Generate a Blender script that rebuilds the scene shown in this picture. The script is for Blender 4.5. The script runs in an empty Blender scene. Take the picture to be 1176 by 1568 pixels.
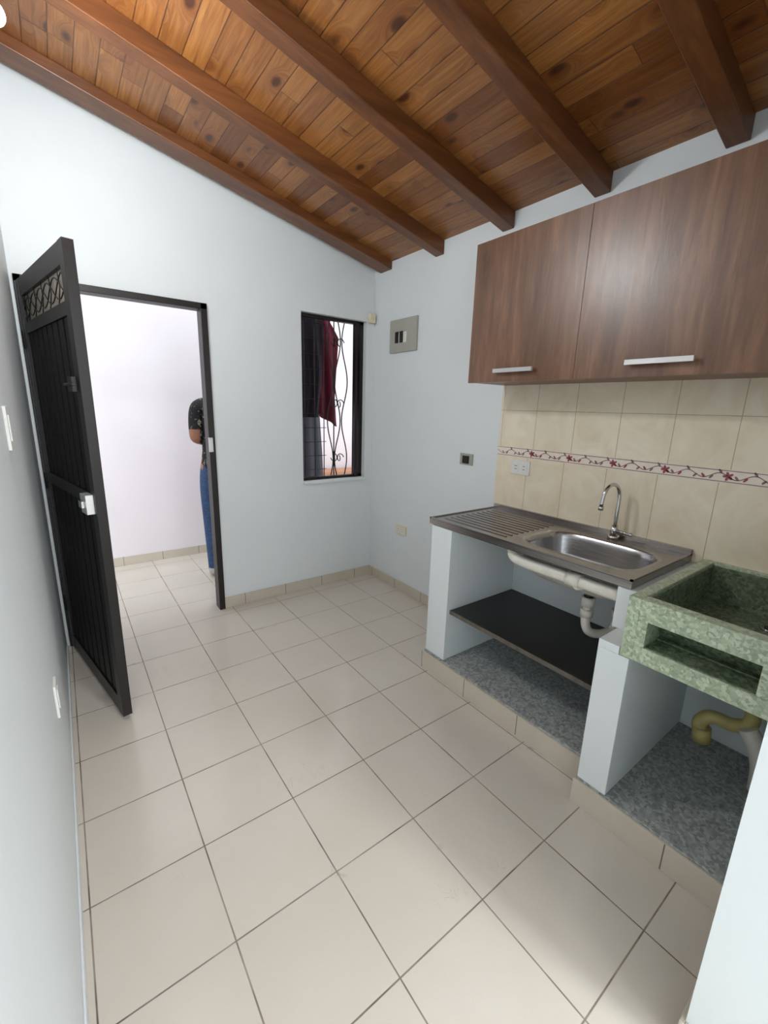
import bpy, bmesh, math, random
from mathutils import Vector, Matrix
random.seed(3)
H=1.48
sc=bpy.context.scene
try:
    sc.view_settings.view_transform='Standard'
except Exception as e: print(e)
def W(x,y,z): return Vector((x*H,y*H,(1+z)*H))

# ---------------- node helpers
def lin(c):
    def f(v):
        v/=255.0
        return v/12.92 if v<=.04045 else ((v+.055)/1.055)**2.4
    return (f(c[0]),f(c[1]),f(c[2]),1)
class NT:
    def __init__(s,name):
        s.m=bpy.data.materials.new(name); s.m.use_nodes=True
        s.t=s.m.node_tree; s.n=s.t.nodes; s.b=s.n['Principled BSDF']
    def new(s,t,**k):
        n=s.n.new(t)
        for a,v in k.items(): setattr(n,a,v)
        return n
    def put(s,sock,v):
        if isinstance(v,bpy.types.NodeSocket): s.t.links.new(v,sock)
        else: sock.default_value=v
    def math(s,op,a,b=0.0,c=0.0):
        n=s.new('ShaderNodeMath',operation=op)
        s.put(n.inputs[0],a); s.put(n.inputs[1],b); s.put(n.inputs[2],c)
        return n.outputs[0]
    def pos(s): return s.new('ShaderNodeNewGeometry').outputs['Position']
    def obj(s): return s.new('ShaderNodeTexCoord').outputs['Object']
    def sep(s,v):
        n=s.new('ShaderNodeSeparateXYZ'); s.put(n.inputs[0],v); return n.outputs
    def comb(s,x,y,z):
        n=s.new('ShaderNodeCombineXYZ'); s.put(n.inputs[0],x);s.put(n.inputs[1],y);s.put(n.inputs[2],z); return n.outputs[0]
    def scale(s,v,k):
        n=s.new('ShaderNodeVectorMath',operation='MULTIPLY'); s.put(n.inputs[0],v); n.inputs[1].default_value=k; return n.outputs[0]
    def noise(s,v,scale,detail=3,rough=.5,dist=0.0,out=0):
        n=s.new('ShaderNodeTexNoise'); s.put(n.inputs['Vector'],v); n.inputs['Scale'].default_value=scale
        n.inputs['Detail'].default_value=detail;n.inputs['Roughness'].default_value=rough;n.inputs['Distortion'].default_value=dist
        return n.outputs[out]
    def white(s,v):
        n=s.new('ShaderNodeTexWhiteNoise'); n.noise_dimensions='3D'; s.put(n.inputs['Vector'],v); return n.outputs['Value']
    def vor(s,v,scale,out='Distance',feature='F1'):
        n=s.new('ShaderNodeTexVoronoi',feature=feature); s.put(n.inputs['Vector'],v); n.inputs['Scale'].default_value=scale
        return n.outputs[out]
    def rng(s,v,a,b,c=0.0,d=1.0):
        n=s.new('ShaderNodeMapRange'); n.clamp=True; s.put(n.inputs[0],v)
        for i,q in zip((1,2,3,4),(a,b,c,d)): n.inputs[i].default_value=q
        return n.outputs[0]
    def mix(s,f,a,b,mode='MIX'):
        n=s.new('ShaderNodeMix',data_type='RGBA',blend_type=mode)
        s.put(n.inputs[0],f); s.put(n.inputs[6],a); s.put(n.inputs[7],b); return n.outputs[2]
    def ramp(s,f,stops):
        n=s.new('ShaderNodeValToRGB'); s.put(n.inputs[0],f); e=n.color_ramp.elements
        while len(e)<len(stops): e.new(.5)
        for i,(p,c) in enumerate(stops): e[i].position=p; e[i].color=c
        return n.outputs[0]
    def bump(s,h,st=.2,d=.01):
        n=s.new('ShaderNodeBump'); n.inputs['Strength'].default_value=st; n.inputs['Distance'].default_value=d
        s.put(n.inputs['Height'],h); s.t.links.new(n.outputs[0],s.b.inputs['Normal'])
    def fin(s,col=None,rough=.5,metal=0.0,spec=.5,coat=0.0,croug=.2):
        if col is not None: s.put(s.b.inputs['Base Color'],col)
        s.put(s.b.inputs['Roughness'],rough); s.b.inputs['Metallic'].default_value=metal
        s.b.inputs['Specular IOR Level'].default_value=spec
        s.b.inputs['Coat Weight'].default_value=coat; s.b.inputs['Coat Roughness'].default_value=croug
        return s.m
def simple(name,c,rough=.5,metal=0.0,var=.06,ns=30,spec=.5,bump=0.0):
    t=NT(name); n=t.noise(t.obj(),ns,3)
    c1=lin(c); c0=tuple(v*(1-var) for v in c1[:3])+(1,); c2=tuple(min(1,v*(1+var)) for v in c1[:3])+(1,)
    col=t.ramp(n,[(.3,c0),(.7,c2)])
    if bump: t.bump(n,bump,.003)
    return t.fin(col,rough,metal,spec)

# ---------------- materials
def m_wall(name,c):
    t=NT(name); p=t.pos()
    n=t.noise(p,2.2,4); n2=t.noise(p,90,3)
    a=lin(c); col=t.mix(t.rng(n,.3,.7),tuple(v*.965 for v in a[:3])+(1,),a)
    t.bump(n2,.08,.003)
    return t.fin(col,.5,0,.4)
M_WALL=m_wall('white_paint',(227,233,235))
M_PATIO=m_wall('patio_paint',(238,232,236))
def m_floor():
    t=NT('floor_tile'); p=t.pos(); x,y,z=t.sep(p)
    def axis(v,o,s_):
        q=t.math('DIVIDE',t.math('SUBTRACT',v,o),s_)
        f=t.math('FRACT',q); d=t.math('MULTIPLY',t.math('MINIMUM',f,t.math('SUBTRACT',1.0,f)),s_)
        return t.math('FLOOR',q),d
    ix,dx=axis(x,.561-.328*40,.328); iy,dy=axis(y,.952-.334*40,.334)
    d=t.math('MINIMUM',dx,dy)
    dirt=t.noise(p,7,4)
    g=t.rng(d,.0012,.0030,1,0)
    r=t.white(t.comb(ix,iy,0.0))
    cl=t.noise(p,1.6,5,.6); sp=t.noise(p,160,2)
    base=t.mix(t.rng(cl,.3,.7),lin((207,200,188)),lin((216,210,199)))
    base=t.mix(t.math('MULTIPLY',r,.3),base,lin((203,196,183)))
    base=t.mix(t.rng(sp,.6,.75,0,.2),base,lin((194,186,172)))
    sm=t.noise(p,3.1,5,.75,.6)
    sm=t.math('MULTIPLY',t.rng(sm,.62,.68),t.rng(d,.0,.025,1,0))
    base=t.mix(t.math('MULTIPLY',sm,.55),base,lin((130,118,104)))
    # thin scuff marks
    sk=t.noise(t.scale(p,(1,.35,1)),9,4,.6,2.0); sk2=t.noise(p,2.3,2)
    sk=t.math('MULTIPLY',t.rng(t.math('ABSOLUTE',t.math('SUBTRACT',sk,.5)),.0,.006,1,0),t.rng(sk2,.60,.66))
    base=t.mix(t.math('MULTIPLY',sk,.35),base,lin((150,140,128)))
    gc=t.mix(t.rng(dirt,.35,.65),lin((156,146,133)),lin((98,88,76)))
    col=t.mix(g,base,gc)
    t.bump(t.math('ADD',t.math('MULTIPLY',g,-1.0),t.math('MULTIPLY',cl,.25)),.25,.003)
    return t.fin(col,t.mix(g,(.18,.18,.18,1),(.8,.8,.8,1)),0,.5)
M_FLOOR=m_floor()
def m_skirt():
    t=NT('skirting_tile'); p=t.pos(); x,y,z=t.sep(p)
    def axis(v,o,s_):
        q=t.math('DIVIDE',t.math('SUBTRACT',v,o),s_)
        f=t.math('FRACT',q); return t.math('MULTIPLY',t.math('MINIMUM',f,t.math('SUBTRACT',1.0,f)),s_)
    nrm=t.sep(t.new('ShaderNodeNewGeometry').outputs['Normal'])
    ax=t.math('GREATER_THAN',t.math('ABSOLUTE',nrm[0]),.5)
    dx=axis(x,.561-.328*40+.1,.328); dy=axis(y,.952-.334*40+.05,.334)
    d=t.math('ADD',t.math('MULTIPLY',dy,ax),t.math('MULTIPLY',dx,t.math('SUBTRACT',1.0,ax)))
    n=t.noise(p,9,4)
    base=t.mix(n,lin((196,186,170)),lin((208,199,184)))
    col=t.mix(t.rng(d,.001,.003,1,0),base,lin((105,95,84)))
    return t.fin(col,.35)
M_SKIRT=m_skirt()
def m_ceil():
    t=NT('pine_planks'); p=t.pos(); x,y,z=t.sep(p)
    w=.088
    q=t.math('DIVIDE',t.math('ADD',x,20.0),w); ip=t.math('FLOOR',q); f=t.math('FRACT',q)
    d=t.math('MULTIPLY',t.math('MINIMUM',f,t.math('SUBTRACT',1.0,f)),w)
    off=t.math('MULTIPLY',t.white(t.comb(ip,3.0,0.0)),9.0)
    qy=t.math('DIVIDE',t.math('ADD',t.math('ADD',y,30.0),off),1.1); iy=t.math('FLOOR',qy); fy=t.math('FRACT',qy)
    de=t.math('MULTIPLY',t.math('MINIMUM',fy,t.math('SUBTRACT',1.0,fy)),1.1)
    rnd=t.white(t.comb(ip,iy,1.0))
    sh=t.comb(t.math('ADD',x,t.math('MULTIPLY',rnd,3.1)),t.math('ADD',t.math('MULTIPLY',y,.5),t.math('MULTIPLY',rnd,7.0)),rnd)
    vd=t.vor(sh,8.5); 
    kn=t.rng(vd,.10,.19,1,0); halo=t.rng(vd,.12,.42,1,0)
    gx=t.math('ADD',t.math('MULTIPLY',x,46.0),t.math('MULTIPLY',halo,3.2))
    g=t.noise(t.comb(gx,t.math('MULTIPLY',y,2.0),t.math('MULTIPLY',rnd,20.0)),1.6,5,.65,.8)
    base=t.ramp(g,[(.25,lin((120,76,40))),(.5,lin((154,104,57))),(.78,lin((184,136,84)))])
    tone=t.ramp(rnd,[(0,lin((184,160,140))),(.3,lin((222,206,190))),(.7,lin((244,236,224))),(1,lin((255,246,224)))])
    col=t.mix(1.0,base,tone,'MULTIPLY')
    col=t.mix(t.math('MULTIPLY',halo,.55),col,lin((112,62,28)))
    col=t.mix(t.math('MULTIPLY',kn,.9),col,lin((64,30,14)))
    ln=t.math('MAXIMUM',t.rng(d,.001,.003,1,0),t.rng(de,.0008,.002,1,0))
    col=t.mix(t.math('MULTIPLY',ln,.7),col,lin((66,36,18)))
    t.bump(t.math('SUBTRACT',t.math('MULTIPLY',g,.15),ln),.4,.004)
    return t.fin(col,.3,0,.55)
M_CEIL=m_ceil()
def m_grain(name,c0,c1,c2,axis,rough=.4,fine=50,stretch=.05,coat=0.0,bmp=.12):
    t=NT(name); p=t.obj(); k=[1,1,1]; k[axis]=stretch
    v=t.scale(p,tuple(k)); g=t.noise(v,fine,6,.65,.6); g2=t.noise(v,fine*.22,3,.5,1.2)
    col=t.ramp(t.math('ADD',t.math('MULTIPLY',g,.55),t.math('MULTIPLY',g2,.45)),[(.33,lin(c0)),(.5,lin(c1)),(.66,lin(c2))])
    t.bump(g,bmp,.002)
    return t.fin(col,rough,0,.5,coat,.3)
M_BEAM=m_grain('beam_wood',(80,46,24),(106,63,33),(128,80,44),0,.36,28,.06)
M_CAB=m_grain('cabinet_laminate',(84,54,36),(112,77,54),(140,102,76),2,.34,32,.10,.35,.4)
M_CABE=m_grain('cabinet_edge',(92,58,42),(120,80,60),(140,98,76),1,.4,42,.07)
def m_walltile(lo,off):
    t=NT('beige_wall_tile'); p=t.pos(); x,y,z=t.sep(p)
    s_=.1545*H
    q=t.math('DIVIDE',t.math('SUBTRACT',y,off*H-s_*30),s_); f=t.math('FRACT',q)
    d=t.math('MULTIPLY',t.math('MINIMUM',f,t.math('SUBTRACT',1.0,f)),s_)
    dz=t.math('ABSOLUTE',t.math('SUBTRACT',z,(1+lo)*H))
    d=t.math('MINIMUM',d,dz)
    n=t.noise(p,5,6,.6,1.3)
    r=t.white(t.comb(t.math('FLOOR',q),t.math('GREATER_THAN',z,(1+lo)*H),0.0))
    base=t.ramp(n,[(.3,lin((228,213,186))),(.5,lin((236,224,200))),(.7,lin((243,234,214)))])
    base=t.mix(t.math('MULTIPLY',r,.15),base,lin((220,203,172)))
    g=t.rng(d,.0008,.002,1,0)
    col=t.mix(g,base,lin((182,168,144)))
    t.bump(t.math('MULTIPLY',g,-1.0),.3,.003)
    return t.fin(col,.2,0,.5)
M_TILE_U=m_walltile(.007,.9916); M_TILE_L=m_walltile(-.42,.703)
M_BAND=simple('band_cream',(238,228,212),.25,0,.03)
M_MAUVE=simple('band_mauve',(150,112,120),.3)
M_ROSE=simple('band_rose',(158,74,84),.3)
M_BLACK=simple('black_metal',(28,23,21),.4,0,.15,60,.4)
M_DOORP=simple('dark_door_panel',(19,15,14),.55,0,.15,60,.3)
M_STEEL=NT('brushed_steel'); _n=M_STEEL.noise(M_STEEL.scale(M_STEEL.obj(),(1,.05,1)),160,3)
M_STEEL=M_STEEL.fin(M_STEEL.ramp(_n,[(.3,lin((160,159,160))),(.7,lin((190,189,190)))]),.24,1.0)
t=NT('counter_steel'); _n=t.noise(t.scale(t.obj(),(1,.04,1)),200,4)
M_STEELD=t.fin(t.ramp(_n,[(.3,lin((148,143,140))),(.7,lin((176,171,168)))]),.27,1.0)
M_CHROME=simple('chrome',(205,205,205),.12,1.0,.02)
M_ALU=simple('aluminium',(216,216,216),.3,.6,.03)
M_WPVC=simple('white_pvc',(222,217,206),.35)
M_YPVC=simple('stained_pvc',(176,164,104),.4,0,.25,14)
M_BPVC=simple('black_rubber',(22,22,22),.5)
M_CREAM=simple('cream_plastic',(224,216,188),.4,0,.03)
M_WPL=simple('white_plastic',(228,228,224),.4,0,.02)
M_PANEL=simple('grey_panel',(168,168,158),.45,0,.03)
M_SHELF=simple('black_board',(24,23,24),.4,0,.1)
M_SHELFE=simple('board_edge',(96,90,82),.6,0,.3)
M_CEM=simple('cement_paint',(176,172,164),.7,0,.15,20,bump=.3)
def m_speck(name,cols,scale,rough):
    t=NT(name); p=t.pos()
    v=t.vor(t.comb(*[t.math('ADD',q,t.math('MULTIPLY',t.noise(p,scale*.6,2),.02)) for q in t.sep(p)]),scale,'Color')
    r=t.sep(v)[0]; n=t.noise(p,scale*1.5,4,.7)
    f=t.math('ADD',t.math('MULTIPLY',r,.55),t.math('MULTIPLY',n,.5))
    col=t.ramp(f,[(.2,lin(cols[0])),(.45,lin(cols[1])),(.62,lin(cols[2])),(.85,lin(cols[3]))])
    return t.fin(col,rough)
M_GRAN=m_speck('grey_granite_floor',[(120,124,123),(148,153,152),(164,169,167),(186,190,187)],90,.5)
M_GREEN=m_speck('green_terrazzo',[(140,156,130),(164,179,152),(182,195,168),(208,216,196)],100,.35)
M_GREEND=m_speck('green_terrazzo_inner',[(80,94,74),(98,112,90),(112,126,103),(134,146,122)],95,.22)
M_SKIN=simple('skin',(160,110,86),.55,0,.05)
M_HAIR=simple('hair',(28,22,20),.6)
M_JEAN=simple('denim',(56,82,120),.85,0,.3,60,bump=.3)
t=NT('printed_black_shirt'); v=t.noise(t.obj(),26,4,.6,1.0)
M_SHIRT=t.fin(t.mix(t.rng(v,.57,.61),lin((20,20,22)),lin((150,146,120))),.8)
M_SHOE=simple('shoe_white',(205,205,205),.6)
def cloth(name,c):
    t=NT(name); v=t.noise(t.scale(t.obj(),(9,9,1.2)),1.5,3)
    a=lin(c); t.bump(v,.6,.02)
    return t.fin(t.mix(v,tuple(q*.6 for q in a[:3])+(1,),a),.9,0,.2)
M_MAROON=cloth('maroon_cloth',(96,28,44)); M_GREYC=cloth('grey_cloth',(86,86,92)); M_DARKC=cloth('dark_cloth',(46,40,48))
t=NT('window_glass'); t.b.inputs['Transmission Weight'].default_value=1; t.b.inputs['IOR'].default_value=1.02
M_GLASS=t.fin(lin((235,240,240)),.03)
M_FROST=simple('frosted_glass',(198,188,172),.35,0,.25,40)
M_TERRA=simple('terracotta',(188,138,108),.8)
t=NT('lit_bulb'); t.b.inputs['Emission Color'].default_value=(1,.97,.92,1); t.b.inputs['Emission Strength'].default_value=30
M_BULB=t.fin((1,1,1,1),.4)

# ---------------- mesh builder
class MB:
    def __init__(s): s.bm=bmesh.new(); s.mats=[]
    def mi(s,m):
        if m not in s.mats: s.mats.append(m)
        return s.mats.index(m)
    def face(s,vs,m,sm=False):
        try: f=s.bm.faces.new(vs)
        except ValueError: return
        f.material_index=s.mi(m); f.smooth=sm; return f
    def hexa(s,pts,m):
        v=[s.bm.verts.new(p) for p in pts]
        for q in ((0,3,2,1),(4,5,6,7),(0,1,5,4),(1,2,6,5),(2,3,7,6),(3,0,4,7)): s.face([v[i] for i in q],m)
    def box(s,x0,x1,y0,y1,z0,z1,m):
        s.hexa([W(x0,y0,z0),W(x1,y0,z0),W(x1,y1,z0),W(x0,y1,z0),W(x0,y0,z1),W(x1,y0,z1),W(x1,y1,z1),W(x0,y1,z1)],m)
    def fbox(s,f,u0,u1,t0,t1,z0,z1,m):
        s.hexa([f(u0,t0,z0),f(u1,t0,z0),f(u1,t1,z0),f(u0,t1,z0),f(u0,t0,z1),f(u1,t0,z1),f(u1,t1,z1),f(u0,t1,z1)],m)
    def prism(s,poly,y0,y1,m):
        a=[s.bm.verts.new(W(x,y0,z)) for x,z in poly]; b=[s.bm.verts.new(W(x,y1,z)) for x,z in poly]
        n=len(poly); s.face(a,m); s.face(b[::-1],m)
        for i in range(n): s.face([a[i],b[i],b[(i+1)%n],a[(i+1)%n]],m)
    def tube(s,pts,r,m,seg=12,cap=True):
        pts=[Vector(p) for p in pts]; n=len(pts)
        rs=r if isinstance(r,(list,tuple)) else [r]*n
        tg=[((pts[min(i+1,n-1)]-pts[max(i-1,0)]).normalized()) for i in range(n)]
        up=Vector((0,0,1)) if abs(tg[0].z)<.9 else Vector((1,0,0))
        nr=tg[0].cross(up).normalized(); rings=[]
        for i in range(n):
            nr=(nr-tg[i]*nr.dot(tg[i])).normalized(); bn=tg[i].cross(nr)
            rings.append([s.bm.verts.new(pts[i]+(nr*math.cos(a)+bn*math.sin(a))*rs[i]) for a in [2*math.pi*k/seg for k in range(seg)]])
        for i in range(n-1):
            for k in range(seg): s.face([rings[i][k],rings[i][(k+1)%seg],rings[i+1][(k+1)%seg],rings[i+1][k]],m,True)
        if cap: s.face(rings[0][::-1],m); s.face(rings[-1],m)
    def sphere(s,c,r,m,sx=1,sy=1,sz=1,seg=16):
        c=Vector(c); rows=seg//2; g=[]
        for i in range(1,rows):
            th=math.pi*i/rows
            g.append([s.bm.verts.new(c+Vector((sx*math.sin(th)*math.cos(2*math.pi*k/seg),sy*math.sin(th)*math.sin(2*math.pi*k/seg),sz*math.cos(th)))*r) for k in range(seg)])
        a=s.bm.verts.new(c+Vector((0,0,sz*r))); b=s.bm.verts.new(c-Vector((0,0,sz*r)))
        for k in range(seg):
            s.face([a,g[0][k],g[0][(k+1)%seg]],m,True); s.face([b,g[-1][(k+1)%seg],g[-1][k]],m,True)
            for i in range(len(g)-1): s.face([g[i][k],g[i+1][k],g[i+1][(k+1)%seg],g[i][(k+1)%seg]],m,True)
    def done(s,name,bevel=0,center=True):
        bmesh.ops.recalc_face_normals(s.bm,faces=s.bm.faces[:])
        me=bpy.data.meshes.new(name); s.bm.to_mesh(me); s.bm.free()
        for m in s.mats: me.materials.append(m)
        o=bpy.data.objects.new(name,me); sc.collection.objects.link(o)
        if center:
            vs=[v.co.copy() for v in me.vertices]
            mn=Vector([min(v[i] for v in vs) for i in range(3)]); mx=Vector([max(v[i] for v in vs) for i in range(3)])
            c=(mn+mx)/2; c.z=mn.z; me.transform(Matrix.Translation(-c)); o.location=c
        if bevel:
            b=o.modifiers.new('b','BEVEL'); b.width=bevel; b.segments=2; b.limit_method='ANGLE'; b.angle_limit=.7
        return o
def smooth_path(pts,k=6):
    pts=[Vector(p) for p in pts]; out=[]
    P=[pts[0]]+pts+[pts[-1]]
    for i in range(1,len(P)-2):
        for j in range(k):
            t=j/k; a,b,c,d=P[i-1],P[i],P[i+1],P[i+2]
            out.append(.5*((2*b)+(c-a)*t+(2*a-5*b+4*c-d)*t*t+(3*b-a-3*c+d)*t**3))
    out.append(pts[-1]); return out

XL,XR,YB,YF,YR=-.08,1.447,2.072,3.0,-1.9
XI=XR-.0015
TH=.095
def cz(x): return .722+.22*(XR-x)

# ---------------- shell
m=MB(); m.box(-1.2,2.6,-2.1,3.1,-1.07,-1.0,M_FLOOR); m.done('floor',center=False)
DX0,DX1,DT=-.07,.565,.413
WX0,WX1,WZ0,WZ1=1.01,1.397,-.392,.452
m=MB()
def wp(x0,x1,z0,z1=None,y0=YB,y1=YB+TH):
    e=.03
    t0=z1 if z1 is not None else cz(x0)+e; t1=z1 if z1 is not None else cz(x1)+e
    m.prism([(x0,z0),(x1,z0),(x1,t1),(x0,t0)],y0,y1,M_WALL)
wp(XL-TH,DX0,-1); wp(DX0,DX1,DT); wp(DX1,WX0,-1); wp(WX0,WX1,-1,WZ0); wp(WX0,WX1,WZ1); wp(WX1,XR+TH,-1)
m.done('wall_back',center=False)
m=MB(); wp(XL-TH,XL,-1,None,YR,YB); m.done('wall_left',center=False)
m=MB(); wp(XR,XR+TH,-1,None,YR,YB); m.done('wall_right',center=False)
m=MB()
wp(XL-TH,.05,-1,None,YR-TH,YR); wp(.05,1.15,-1,-.45,YR-TH,YR); wp(.05,1.15,.5,None,YR-TH,YR); wp(1.15,XR+TH,-1,None,YR-TH,YR)
m.done('wall_rear',center=False)
m=MB(); wp(.70,XR,-1,None,-.03,.085); m.done('wall_partition',center=False)
m=MB(); m.prism([(XL-TH-.1,cz(XL-TH-.1)),(XR+TH+.1,cz(XR+TH+.1)),(XR+TH+.1,cz(XR+TH+.1)+.06),(XL-TH-.1,cz(XL-TH-.1)+.06)],YR-TH-.05,YB+TH+.05,M_CEIL)
m.done('ceiling',center=False)
def beam(y0,y1,dep=.057):
    m=MB(); a,b=XL,XR
    m.prism([(a,cz(a)-dep),(b,cz(b)-dep),(b,cz(b)),(a,cz(a))],y0,y1,M_BEAM)
    m.done('ceiling_beam',.004)
beam(1.925,2.02,.037)
for k,y in enumerate([1.548,1.1765,.8175,.475,.125,-.235,-.6,-.96,-1.32,-1.68]): beam(y,y+.052)
m=MB(); m.box(-1.2,2.6,YF,YF+.1,-1,.9,M_PATIO); m.done('wall_patio_far',center=False)
m=MB(); m.box(-1.25,-1.15,YB+TH,YF,-1,.9,M_PATIO); m.done('wall_patio_left',center=False)
m=MB(); m.box(2.5,2.6,YB+TH,YF,-1,.9,M_PATIO); m.done('wall_patio_right',center=False)
BH=-.945
def skirt(name,*b,mat=None):
    m=MB(); 
    for q in b: m.box(*q,mat or M_SKIRT)
    m.done(name,.002,center=False)
skirt('baseboard_back',(DX1,XR,YB-.007,YB,-1,BH))
skirt('baseboard_left',(XL,XL+.004,YR,YB-.06,-1,-.965),mat=M_WALL)
skirt('baseboard_right',(XR-.007,XR,1.134,YB-.007,-1,BH))
skirt('baseboard_patio',(-1.15,2.5,YF-.007,YF,-1,BH))
skirt('baseboard_partition',(.693,.70,-.03,.085,-1,BH),(.693,.977,.085,.092,-1,BH))

# ---------------- door frame + leaf
m=MB()
m.box(DX1-.027,DX1,YB-.015,YB+.05,-1,DT,M_BLACK); m.box(DX0,DX0+.022,YB-.015,YB+.05,-1,DT,M_BLACK)
m.box(DX0,DX1,YB-.015,YB+.05,DT-.025,DT,M_BLACK)
m.box(DX1-.03,DX1-.012,YB-.024,YB-.012,-.215,-.15,M_ALU)
m.done('door_frame',.003)
hx,hy=-.062,2.045; ex,ey=.057,1.437
L=math.hypot(ex-hx,ey-hy); e=((ex-hx)/L,(ey-hy)/L); tt=(-e[1],e[0])
def DF(u,t,z): return W(hx+e[0]*u+tt[0]*t,hy+e[1]*u+tt[1]*t,z)
m=MB(); T=.026; sw=.042; zt,zb=.39,-.985
m.fbox(DF,0,sw,0,T,zb,zt,M_BLACK); m.fbox(DF,L-sw,L,0,T,zb,zt,M_BLACK)
for a,b in ((zt-.055,zt),(.215,.25),(-.30,-.262),(zb,zb+.055)): m.fbox(DF,sw,L-sw,.001,T-.001,a,b,M_BLACK)
m.fbox(DF,sw,L-sw,.011,.015,.25,zt-.055,M_FROST)
# branching iron on the glass
for ph in (0,2.1,4.2):
    pts=[DF(sw+(L-2*sw)*i/30,.006,.2925+.03*math.sin(ph+i*.42)) for i in range(31)]
    m.tube(pts,.003,M_BLACK,6)
for k in range(5):
    u0=sw+.05+k*.1; m.tube([DF(u0,.006,.25),DF(u0+.03,.006,.29),DF(u0+.02,.006,.335)],.0025,M_BLACK,6)
for a,b in ((-.262,.215),(zb+.055,-.30)):
    m.fbox(DF,sw,L-sw,.010,.016,a,b,M_DOORP)
    n=8; wd=(L-2*sw)/n
    for k in range(n):
        m.fbox(DF,sw+wd*(k+.12),sw+wd*(k+.88),.006,.020,a,b,M_DOORP)
m.fbox(DF,L-.07,L-.016,-.02,0,-.318,-.262,M_ALU); m.fbox(DF,L-.06,L-.03,-.028,-.02,-.30,-.28,M_CHROME)
m.tube([DF(L-.1,-.012,.04),DF(L-.01,-.012,.04)],.007,M_BLACK,8); m.fbox(DF,L-.07,L-.03,-.012,0,.02,.06,M_BLACK)
pp=[DF(L-.02,T,-.36)]+[DF(L-.02,T+.03*math.sin(a),-.32+.04*-math.cos(a)) for a in [math.pi*i/8 for i in range(9)]]+[DF(L-.02,T,-.28)]
m.tube(pp,.006,M_BLACK,8)
for z in (.2,-.3,-.8): m.tube([DF(-.006,.0,z-.03),DF(-.006,.0,z+.03)],.009,M_BLACK,8)
m.done('door_1',.002)

# ---------------- window
m=MB(); y0,y1=YB+.03,YB+.055; fw=.016
m.box(WX0,WX0+fw,y0,y1,WZ0,WZ1,M_BLACK); m.box(WX1-fw-.005,WX1,y0,y1,WZ0,WZ1,M_BLACK)
m.box(WX0,WX1,y0,y1,WZ1-fw,WZ1,M_BLACK); m.box(WX0,WX1,y0,y1,WZ0,WZ0+fw,M_BLACK)
xm=1.345
m.box(xm,xm+.014,y0-.005,y1,WZ0,WZ1,M_BLACK)
m.box(xm+.014,WX1-fw,y0+.01,y0+.013,WZ0+fw,WZ1-fw,M_GLASS)
gy=y1+.02
for k in range(11):
    z=WZ0+.05+k*.076; m.box(WX0,1.19,gy,gy+.003,z,z+.003,M_BLACK)
for x in (1.06,1.12,1.175): m.tube([W(x,gy,WZ0),W(x,gy,WZ1)],.004,M_BLACK,8)
for x,ph in ((1.215,0),(1.26,math.pi),(1.305,0)):
    pts=[W(x+.018*math.sin(ph+i/40*math.pi*4),gy,WZ0+(WZ1-WZ0)*i/40) for i in range(41)]
    m.tube(pts,.005,M_BLACK,8)
m.tube([W(1.2375,gy,WZ0),W(1.2375,gy,WZ1)],.005,M_BLACK,8)
for zc_ in (-.28,.02,.34):
    for sg in (1,-1):
        pts=[W(1.26+sg*(.022+.02*math.cos(a))*(1-i/26),gy,zc_+sg*.02*math.sin(a)) for i,a in enumerate([j/16*math.pi*2.2 for j in range(17)])]
        m.tube(pts,.004,M_BLACK,6)
m.done('window_1',.0)
m=MB(); m.box(WX0-.0,WX1+.015,YB-.012,YB+TH,WZ0-.012,WZ0+.001,M_WALL); m.done('trim_1',.003)
m=MB()
for a in (.05,.41,.77,1.13): m.box(a,a+.02,YR-.06,YR-.03,-.45,.5,M_ALU)
m.box(.05,1.15,YR-.06,YR-.03,-.45,-.43,M_ALU); m.box(.05,1.15,YR-.06,YR-.03,.48,.5,M_ALU)
m.done('window_2',.002)

# clothes outside
def garment(name,pts_l,pts_r,y,mat,amp=.02,thick=.03,n=26):
    m=MB()
    def interp(P,t):
        f=t*(len(P)-1); i=min(int(f),len(P)-2); f-=i
        return P[i][0]*(1-f)+P[i+1][0]*f, P[i][1]*(1-f)+P[i+1][1]*f
    rows=30; G=[[],[]]
    for side in (0,1):
        for j in range(rows+1):
            a=interp(pts_l,j/rows); b=interp(pts_r,j/rows); row=[]
            for i in range(n+1):
                u=i/n; x=a[0]*(1-u)+b[0]*u; z=a[1]*(1-u)+b[1]*u
                dd=amp*(.3+j/rows)*math.sin(u*15+math.sin(j*.2)*1.2)
                bul=(thick*math.sin(math.pi*u)+.003)*(1 if side else -1)
                row.append(m.bm.verts.new(W(x,y,z)+Vector((0,dd+bul,0))))
            G[side].append(row)
    for s_ in (0,1):
        for j in range(rows):
            for i in range(n): m.face([G[s_][j][i],G[s_][j][i+1],G[s_][j+1][i+1],G[s_][j+1][i]],mat,True)
    for j in range(rows):
        for i in (0,n): m.face([G[0][j][i],G[1][j][i],G[1][j+1][i],G[0][j+1][i]],mat,True)
    for i in range(n):
        for j in (0,rows): m.face([G[0][j][i],G[1][j][i],G[1][j][i+1],G[0][j][i+1]],mat,True)
    return m.done(name)
m=MB()
for yy in (2.38,2.56,2.27): m.tube([W(-1.15,yy,.5),W(2.5,yy,.5)],.004,M_WPL,8)
m.done('clothesline')
garment('maroon_shirt',[(1.21,.505),(1.16,.44),(1.17,.2),(1.19,-.0)],[(1.33,.505),(1.40,.40),(1.385,.05),(1.40,-.12)],2.38,M_MAROON)
garment('grey_trousers',[(1.27,.505),(1.26,.2),(1.22,-.3),(1.20,-.97)],[(1.34,.505),(1.35,.2),(1.39,-.3),(1.42,-.97)],2.56,M_GREYC,.01)
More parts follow.
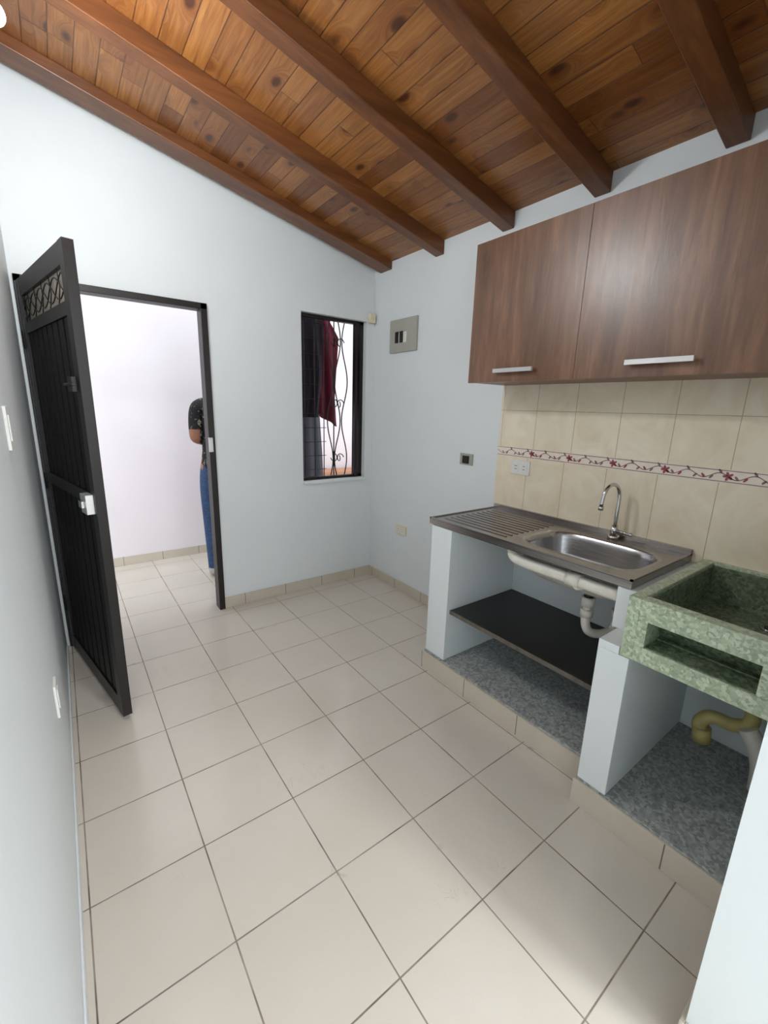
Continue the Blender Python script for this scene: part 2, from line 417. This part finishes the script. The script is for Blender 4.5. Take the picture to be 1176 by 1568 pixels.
garment('dark_jacket',[(1.12,.505),(1.04,.45),(1.06,.2),(1.06,-.06)],[(1.19,.505),(1.235,.45),(1.235,.2),(1.21,-.06)],2.27,M_DARKC,.012)
m=MB(); m.box(1.5,2.1,2.8,2.95,-1,-.5,M_TERRA); m.box(1.48,2.12,2.79,2.96,-.5,-.47,M_TERRA); m.done('terracotta_planter',.01)

# ---------------- kitchen base
CT=-.922; s=-.928
m=MB()
m.box(1.06,XI,.4386,1.125,-1,CT,M_GRAN); m.box(.985,XI,.0865,.4386,-1,CT,M_GRAN)
m.box(1.053,1.06,.4386,1.132,-1,s,M_SKIRT); m.box(.978,.985,.0865,.4456,-1,s,M_SKIRT); m.box(.985,1.053,.4386,.4456,-1,s,M_SKIRT); m.box(1.06,XI,1.125,1.132,-1,s,M_SKIRT)
m.done('kitchen_plinth',.002,center=False)
m=MB(); m.box(1.067,XI,1.025,1.125,CT,-.4125,M_WALL); m.done('counter_support',.002,center=False)
m=MB(); m.box(.985,XI,.366,.4386,CT,-.542,M_WALL); m.box(.985,XI,.39,.4386,-.542,-.522,M_WALL); m.box(1.072,XI,.39,.452,-.522,-.4125,M_WALL); m.done('counter_support',.002,center=False)
m=MB(); m.box(1.085,XI,.4396,1.024,-.733,-.72,M_SHELF); m.box(1.082,1.085,.4396,1.024,-.734,-.719,M_SHELFE)
m.done('lower_shelf',.001)
m=MB(); X0,X1,Y0,Y1=1.068,XI-.002,.42,1.142; zt=-.39
cx,cy=1.238,.625; hxw,hyw=.118,.168
N=64
def rr(a,hx_,hy_,p=5):
    c,s_=math.cos(a),math.sin(a); k=(abs(c)**p+abs(s_)**p)**(-1/p)
    return cx+hx_*c*k, cy+hy_*s_*k
def outer(a):
    c,s_=math.cos(a),math.sin(a); k=1e9
    if c>1e-6:k=min(k,(X1-cx)/c)
    if c<-1e-6:k=min(k,(X0-cx)/c)
    if s_>1e-6:k=min(k,(Y1-cy)/s_)
    if s_<-1e-6:k=min(k,(Y0-cy)/s_)
    return cx+c*k,cy+s_*k
angs=[2*math.pi*i/N for i in range(N)]
for (qx,qy) in ((X0,Y0),(X0,Y1),(X1,Y0),(X1,Y1)):
    a=math.atan2(qy-cy,qx-cx)%(2*math.pi); angs.append(a)
angs.sort()
loops=[[m.bm.verts.new(W(*outer(a),zt-.02)) for a in angs],[m.bm.verts.new(W(*outer(a),zt)) for a in angs]]
for sx_,dz in ((1.08,0),(1.05,.002),(1.0,-.004),(.97,-.02),(.93,-.07),(.86,-.092),(.7,-.098),(.3,-.101),(.12,-.102),(.11,-.108)):
    loops.append([m.bm.verts.new(W(*rr(a,hxw*sx_,hyw*sx_,4 if sx_>.3 else 2),zt+dz)) for a in angs])
for i in range(len(loops)-1):
    for k in range(len(angs)):
        k2=(k+1)%len(angs); m.face([loops[i][k],loops[i][k2],loops[i+1][k2],loops[i+1][k]],M_STEEL if i>=2 else M_STEELD,i>=2)
m.face(loops[-1],M_BPVC)
m.box(X0,X0+.006,Y0,Y1,zt-.001,zt+.004,M_STEELD); m.box(X1-.014,X1,Y0,Y1,zt-.001,zt+.016,M_STEELD)
m.box(X0,X1,Y1-.006,Y1,zt-.001,zt+.004,M_STEELD); m.box(X0,X1,Y0,Y0+.006,zt-.001,zt+.004,M_STEELD)
for k in range(10):
    x=1.108+k*.029
    n=8; pr=[(x+.013*(i/n),zt-.0005+.0035*math.sin(math.pi*i/n)) for i in range(n+1)]
    m.prism(pr,.83,1.105,M_STEELD)
lp=[]
for sx_,dz in ((1.06,-.02),(1.03,-.06),(.98,-.085),(.8,-.106),(.3,-.110)):
    lp.append([m.bm.verts.new(W(*rr(a,hxw*sx_,hyw*sx_,4),zt+dz)) for a in angs])
for i in range(len(lp)-1):
    for k in range(len(angs)):
        k2=(k+1)%len(angs); m.face([lp[i][k],lp[i][k2],lp[i+1][k2],lp[i+1][k]],M_CEM,True)
m.box(X0+.003,X0+.02,Y0+.035,Y1-.02,zt-.0225,zt-.005,M_SHELF)
o=m.done('kitchen_sink',0)
m=MB()
m.tube(smooth_path([W(1.115,.80,zt-.022),W(1.10,.785,zt-.045),W(1.10,.75,zt-.056),W(1.10,.60,zt-.057),W(1.10,.4535,zt-.058)]),.025,M_WPVC,14)
m.tube([W(1.10,.60,zt-.057),W(1.10,.56,zt-.057)],.03,M_WPVC,14)
m.tube([W(1.10,.57,zt-.07),W(1.17,.57,zt-.085)],.02,M_WPVC,14)
dx,dy=1.238,.60
m.tube([W(dx,dy,zt-.112),W(dx,dy,zt-.17)],.02,M_BPVC,14)
m.tube([W(dx,dy,zt-.15),W(dx,dy,zt-.18)],.028,M_WPVC,14)
m.tube(smooth_path([W(dx,dy,zt-.17),W(dx,dy,zt-.23),W(dx+.01,dy-.01,zt-.265),W(dx+.045,dy-.03,zt-.275),W(dx+.08,dy-.05,zt-.26),W(dx+.085,dy-.055,zt-.21),W(dx+.095,dy-.055,zt-.175),W(dx+.13,dy-.055,zt-.165),W(XI,dy-.055,zt-.165)]),.02,M_WPVC,14)
for q in ((dx,dy,zt-.215),(dx+.085,dy-.054,zt-.22)): m.tube([W(*q),W(q[0],q[1],q[2]+.025)],.027,M_WPVC,14)
m.done('sink_drain_trap')
m=MB(); fx,fy=1.405,.632
m.tube([W(fx,fy,zt),W(fx,fy,zt+.012)],.026,M_CHROME,20); m.tube([W(fx,fy,zt+.01),W(fx,fy,zt+.045)],[.018,.014],M_CHROME,16)
pts=[W(fx,fy,zt+.04),W(fx,fy,zt+.10),W(fx,fy,zt+.135)]
for i in range(1,9):
    a=math.pi*i/8; pts.append(W(fx-.04+.04*math.cos(a),fy+.012*i/8,zt+.14+.04*math.sin(a)))
pts.append(W(fx-.082,fy+.013,zt+.115))
m.tube(smooth_path(pts,3),.0085,M_CHROME,12); m.tube([pts[-1],pts[-1]-Vector((0,0,.02))],.012,M_CHROME,12)
m.tube([W(fx,fy,zt+.028),W(fx-.02,fy-.06,zt+.03)],[.008,.006],M_CHROME,10); m.sphere(W(fx-.02,fy-.06,zt+.03),.01,M_CHROME)
m.done('sink_faucet')
# ---------------- laundry sink
m=MB(); a0,a1=.0865,.388; zt2=-.392
m.box(.985,XI,.362,a1,-.54,zt2,M_GREEN); m.box(.985,XI,a0,.114,-.54,zt2,M_GREEN); m.box(1.422,XI,.114,.362,-.54,zt2,M_GREEN)
m.box(.985,1.018,.114,.362,-.44,zt2,M_GREEN); m.box(.985,1.10,.342,.362,-.502,-.44,M_GREEN); m.box(.985,1.10,.114,.145,-.502,-.44,M_GREEN)
m.box(.985,1.422,.114,.362,-.54,-.502,M_GREEN)
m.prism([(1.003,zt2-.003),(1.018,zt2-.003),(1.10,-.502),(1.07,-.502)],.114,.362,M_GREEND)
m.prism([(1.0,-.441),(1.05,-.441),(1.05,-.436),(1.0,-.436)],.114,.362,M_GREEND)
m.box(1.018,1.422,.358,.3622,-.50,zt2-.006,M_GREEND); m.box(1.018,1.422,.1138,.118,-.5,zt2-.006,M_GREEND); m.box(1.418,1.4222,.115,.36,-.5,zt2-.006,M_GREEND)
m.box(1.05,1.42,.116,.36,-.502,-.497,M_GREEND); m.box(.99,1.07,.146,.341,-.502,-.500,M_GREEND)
m.tube([W(1.33,.2,-.498),W(1.33,.2,-.493)],.03,M_CHROME,16); m.tube([W(1.33,.2,-.494),W(1.33,.2,-.491)],.018,M_BPVC,16)
m.done('laundry_sink',.003)
m=MB()
m.tube(smooth_path([W(1.33,.20,-.541),W(1.33,.20,-.66),W(1.33,.19,-.75),W(1.32,.22,-.775),W(1.31,.265,-.775),W(1.30,.285,-.80),W(1.30,.275,-.835)]),.026,M_YPVC,14)
m.tube([W(1.30,.278,-.81),W(1.30,.274,-.85)],.032,M_YPVC,14)
m.tube(smooth_path([W(1.31,.19,-.76),W(1.31,.165,-.80),W(1.32,.15,-.86),W(1.32,.145,CT)]),.032,M_WPVC,14)
m.done('laundry_drain_pipe')
# ---------------- wall tiles
m=MB(); xt=XR-.004
m.box(xt,XR,.086,1.157,-.135,.13,M_TILE_U); m.box(xt,XR,.086,1.157,-.53,-.172,M_TILE_L); m.box(xt-.0006,XR,.086,1.157,-.172,-.135,M_BAND)
xb=xt-.0012
for z in (-.139,-.1695): m.box(xb,xt,.086,1.157,z,z+.0022,M_MAUVE)
def disc(y,z,ry,rz,ang,mat,n=10):
    vs=[]
    for i in range(n):
        a=2*math.pi*i/n; p,q=ry*math.cos(a),rz*math.sin(a)
        vs.append(m.bm.verts.new(W(xb,y+p*math.cos(ang)-q*math.sin(ang),z+p*math.sin(ang)+q*math.cos(ang))))
    m.face(vs,mat)
zc_=-.1535; per=.1545; y=.53-per*3
while y<1.157+per:
    prev=None
    for i in range(41):
        t_=i/40; yy=y+per*t_; zz=zc_+.008*math.sin(t_*4*math.pi)
        if .087<yy<1.156:
            a=m.bm.verts.new(W(xb,yy,zz-.0014)); b=m.bm.verts.new(W(xb,yy,zz+.0014))
            if prev: m.face([prev[0],a,b,prev[1]],M_MAUVE)
            prev=(a,b)
        else: prev=None
    if .1<y<1.14:
        for k in range(5):
            an=k*2*math.pi/5; disc(y+.007*math.cos(an),zc_+.007*math.sin(an),.006,.0035,an,M_ROSE)
    for k in range(1,8):
        yy=y+per*k/8
        if .1<yy<1.14:
            zz=zc_+.008*math.sin(k/8*4*math.pi); sg=1 if k%2 else -1
            disc(yy,zz+sg*.005,.007,.003,sg*.9,M_MAUVE if k%3 else M_ROSE)
    y+=per
m.done('kitchen_wall_tiles',center=False)

# ---------------- wall cabinet
m=MB(); cz0,cz1,cf=.102,.5586,1.237; ya,yb=.25,1.157
m.box(cf+.013,XR-.0045,ya,yb,cz0,cz1,M_CABE)
seam=.742
m.box(cf,cf+.012,seam+.0005,yb,cz0-.002,cz1,M_CAB); m.box(cf,cf+.012,ya,seam-.0005,cz0-.002,cz1,M_CAB)
for h0,h1 in ((.874,1.028),(.430,.589)):
    m.box(cf-.022,cf-.013,h0,h1,.129,.142,M_ALU)
    for q in (h0+.012,h1-.018): m.box(cf-.014,cf+.001,q,q+.007,.132,.139,M_ALU)
m.done('wall_cabinet',.0006)

# ---------------- small fixtures
m=MB(); m.box(XR-.012,XR,1.70,1.912,.281,.438,M_PANEL)
m.box(XR-.0135,XR-.011,1.775,1.86,.325,.375,M_WPL)
for k in range(2): m.box(XR-.02,XR-.012,1.80+k*.036,1.822+k*.036,.325,.378,M_BLACK)
m.done('breaker_panel',.003)
m=MB(); m.box(XR-.006,XR,1.29,1.365,-.235,-.185,M_PANEL); m.box(XR-.012,XR-.005,1.31,1.345,-.228,-.194,M_BLACK); m.done('black_switch',.001)
def outlet(name,y,z,w,h,mat,face='R'):
    m=MB(); 
    if face=='R':
        m.box(XR-.01,XR-.0,y-w/2,y+w/2,z-h/2,z+h/2,mat)
        for s_ in (-1,1):
            c=y+s_*w*.22
            m.box(XR-.0115,XR-.009,c-w*.15,c+w*.15,z-h*.28,z+h*.28,M_WPL)
            for d_ in (-.006,.006): m.box(XR-.0125,XR-.011,c-.0055,c+.0055,z+d_-.001,z+d_+.001,M_BLACK)
    else:
        m.box(XL,XL+.005,y-w/2,y+w/2,z-h/2,z+h/2,mat); m.box(XL+.004,XL+.007,y-w*.22,y+w*.22,z-h*.3,z+h*.3,mat)
    m.done(name,.001)
outlet('wall_outlet',1.766,-.647,.082,.05,M_CREAM); outlet('wall_outlet',1.038,-.211,.085,.055,M_WPL)
outlet('light_switch',1.077,-.055,.05,.08,M_WPL,'L'); outlet('wall_outlet',1.13,-.665,.05,.08,M_WPL,'L')
m=MB(); m.box(1.405,1.435,YB-.03,YB,.445,.49,M_CREAM); m.tube([W(1.43,YB-.012,.49),W(1.435,YB-.012,.53),W(1.44,YB-.01,.66)],.003,M_WPL,8); m.done('junction_box',.002)
bp=W(-.016,1.28,.715)
m=MB(); m.tube([W(XL,1.28,.715),W(XL+.012,1.28,.715)],.05,M_WPL,20); m.tube([W(XL+.01,1.28,.715),W(XL+.038,1.28,.715)],[.026,.022],M_WPL,16)
m.sphere(bp,.032,M_BULB,1.15,1,1,20); m.done('wall_bulb_lamp')
rz=cz(.92)-.12
m=MB(); m.tube([W(.92,-1.05,cz(.92)),W(.92,-1.05,rz+.02)],.01,M_WPL,12); m.tube([W(.92,-1.05,rz+.02),W(.92,-1.05,rz)],.17,M_WPL,32)
m.done('added_fill_fixture',.003)  # unseen fixture behind the camera, added to carry the fill light

# ---------------- person
def person(cx_,cy_,rot):
    V=[(0,0,.96),(0,.0,1.1),(0,.0,1.30),(0,-.01,1.45),(.015,.01,1.53),(.035,.05,1.61),(.045,.075,1.68),(.045,.07,1.75),
       (-.1,-.01,1.46),(-.165,-.01,1.45),(-.185,-.06,1.20),(-.10,.12,1.17),(-.05,.22,1.24),
       (.1,-.01,1.46),(.165,-.01,1.45),(.2,-.05,1.19),(.13,.13,1.18),(.06,.24,1.26),
       (-.09,0,.88),(-.1,.01,.5),(-.1,-.02,.11),(-.1,-.03,.045),(-.11,.12,.035),
       (.09,0,.88),(.1,.03,.5),(.1,-.01,.11),(.1,-.02,.045),(.12,.13,.035)]
    R=[(.15,.12),(.135,.11),(.16,.12),(.11,.085),(.055,.058),(.066,.08),(.078,.098),(.06,.075),
       (.08,.075),(.068,.068),(.045,.045),(.036,.036),(.026,.02),
       (.08,.075),(.066,.066),(.045,.045),(.036,.036),(.026,.02),
       (.098,.1),(.068,.072),(.052,.055),(.045,.055),(.04,.03),
       (.098,.1),(.068,.072),(.052,.055),(.045,.055),(.04,.03)]
    E=[(0,1),(1,2),(2,3),(3,4),(4,5),(5,6),(6,7),(3,8),(8,9),(9,10),(10,11),(11,12),(3,13),(13,14),(14,15),(15,16),(16,17),
       (0,18),(18,19),(19,20),(20,21),(21,22),(0,23),(23,24),(24,25),(25,26),(26,27)]
    def skin(V,E,R,root):
        me=bpy.data.meshes.new('tmp'); me.from_pydata([Vector(v) for v in V],E,[]); me.update()
        o=bpy.data.objects.new('tmp',me); sc.collection.objects.link(o)
        md=o.modifiers.new('s','SKIN')
        for i,r in enumerate(R): me.skin_vertices[0].data[i].radius=r
        for i in range(len(R)): me.skin_vertices[0].data[i].use_root=(i==root)
        sb=o.modifiers.new('u','SUBSURF'); sb.levels=2; sb.render_levels=2
        dg=bpy.context.evaluated_depsgraph_get(); dg.update()
        r_=bpy.data.meshes.new_from_object(o.evaluated_get(dg)); bpy.data.objects.remove(o); return r_
    bm=bmesh.new(); bm.from_mesh(skin(V,E,R,0))
    nb=len(bm.faces)
    for sg,wr in ((-1,Vector(V[12])),(1,Vector(V[17]))):
        fd=Vector((-sg*.45,.6,.55)).normalized(); sd=fd.cross(Vector((0,0,1))).normalized()
        bend=Vector((-sg*.7,-.2,.3))
        for k in range(5):
            if k<4:
                b=wr+sd*(k-1.5)*.019+fd*.03; ln=[.036,.024,.018]; lf=[.95,1.08,1.0,.8][k]
                p1=b+fd*ln[0]*lf; p2=p1+(fd+bend*.5).normalized()*ln[1]*lf; p3=p2+(fd+bend).normalized()*ln[2]*lf
                ch=[wr+sd*(k-1.5)*.010,b,p1,p2,p3]
            else:
                s2=sd*(-2.4); b=wr+s2*.011; p1=b+(fd*.6+s2*.3).normalized()*.035; p2=p1+fd*.028; ch=[wr,b,p1,p2]
            mm=skin([tuple(c) for c in ch],[(i,i+1) for i in range(len(ch)-1)],[(.011,.011)]+[(.0095,.0095)]*(len(ch)-2)+[(.0075,.0075)],0)
            bm.from_mesh(mm)
    bm.faces.ensure_lookup_table()
    mats=[M_SKIN,M_HAIR,M_SHIRT,M_JEAN,M_SHOE]
    for i,f in enumerate(bm.faces):
        f.smooth=True; c=f.calc_center_median()
        k=2
        if i>=nb: k=0
        elif c.z<.085: k=4
        elif c.z<.97: k=3
        elif c.z>1.52: k=0
        elif abs(c.x)>.145 and c.z<1.27: k=0
        elif c.y>.105 and c.z<1.33 : k=0
        if i<nb and c.z>1.71 or (i<nb and c.z>1.57 and c.y<.07): k=1
        f.material_index=k
    me=bpy.data.meshes.new('standing_man'); bm.to_mesh(me); bm.free()
    for q in mats: me.materials.append(q)
    o=bpy.data.objects.new('standing_man',me); sc.collection.objects.link(o)
    m=MB(); ox,oy,oz=.045,.05,-.02
    for sg in (-1,1):
        m.sphere((ox+sg*.03,oy+.118,oz+1.69),.011,M_WPL); m.sphere((ox+sg*.03,oy+.127,oz+1.69),.005,M_HAIR)
        m.sphere((ox+sg*.083,oy+.02,oz+1.68),.022,M_SKIN,.4,.7,1.2); m.sphere((ox+sg*.03,oy+.121,oz+1.712),.012,M_HAIR,1.5,.4,.3)
    m.sphere((ox,oy+.128,oz+1.665),.014,M_SKIN,.8,1,1.4); m.sphere((ox,oy+.112,oz+1.625),.016,M_ROSE,1.4,.5,.4)
    f=m.done('face_features',center=False); f.parent=o
    o.location=(cx_,cy_,0); o.rotation_euler=(0,0,rot)
    return o
person(1.055,3.72,-.25)

# ---------------- lights
w=bpy.data.worlds.new('World'); sc.world=w; w.use_nodes=True
bg=w.node_tree.nodes['Background']; bg.inputs[0].default_value=(.92,.96,1,1); bg.inputs[1].default_value=2.4
def area(name,loc,rot,sx,sy,p,c=(1,1,1)):
    l=bpy.data.lights.new(name,'AREA'); l.shape='RECTANGLE'; l.size=sx; l.size_y=sy; l.energy=p; l.color=c
    o=bpy.data.objects.new(name,l); sc.collection.objects.link(o); o.location=loc; o.rotation_euler=rot; return o
area('rear_window_daylight',W(.6,YR+.02,.02),(math.radians(90),0,math.radians(0)),1.5,1.3,68,(.92,.96,1))
area('added_fill_down',W(.92,-1.05,rz-.003),(0,0,0),.3,.3,66,(.94,.97,1))  # added out-of-view fill: brightens left wall, shades floor past the partition, spares ceiling
l=bpy.data.lights.new('bulb_light','POINT'); l.energy=29; l.shadow_soft_size=.06; l.color=(.97,.99,1)
o=bpy.data.objects.new('bulb_light',l); sc.collection.objects.link(o); o.location=bp+Vector((.085,0,0))

# ---------------- camera
yaw,pit,rol=math.radians(36.8),math.radians(13.5),math.radians(1.65)
R0=Vector((math.cos(yaw),-math.sin(yaw),0)); fh=Vector((math.sin(yaw),math.cos(yaw),0)); Z=Vector((0,0,1))
F=fh*math.cos(pit)-Z*math.sin(pit); D0=-(fh*math.sin(pit)+Z*math.cos(pit))
r=R0*math.cos(rol)-D0*math.sin(rol); d=R0*math.sin(rol)+D0*math.cos(rol)
cam=bpy.data.cameras.new('camera'); co=bpy.data.objects.new('camera',cam); sc.collection.objects.link(co)
u=-d; b=-F
co.matrix_world=Matrix(((r.x,u.x,b.x,0),(r.y,u.y,b.y,0),(r.z,u.z,b.z,H),(0,0,0,1)))
cam.sensor_fit='VERTICAL'; cam.sensor_height=36; cam.lens=36*660/1568; cam.clip_start=.02
sc.camera=co
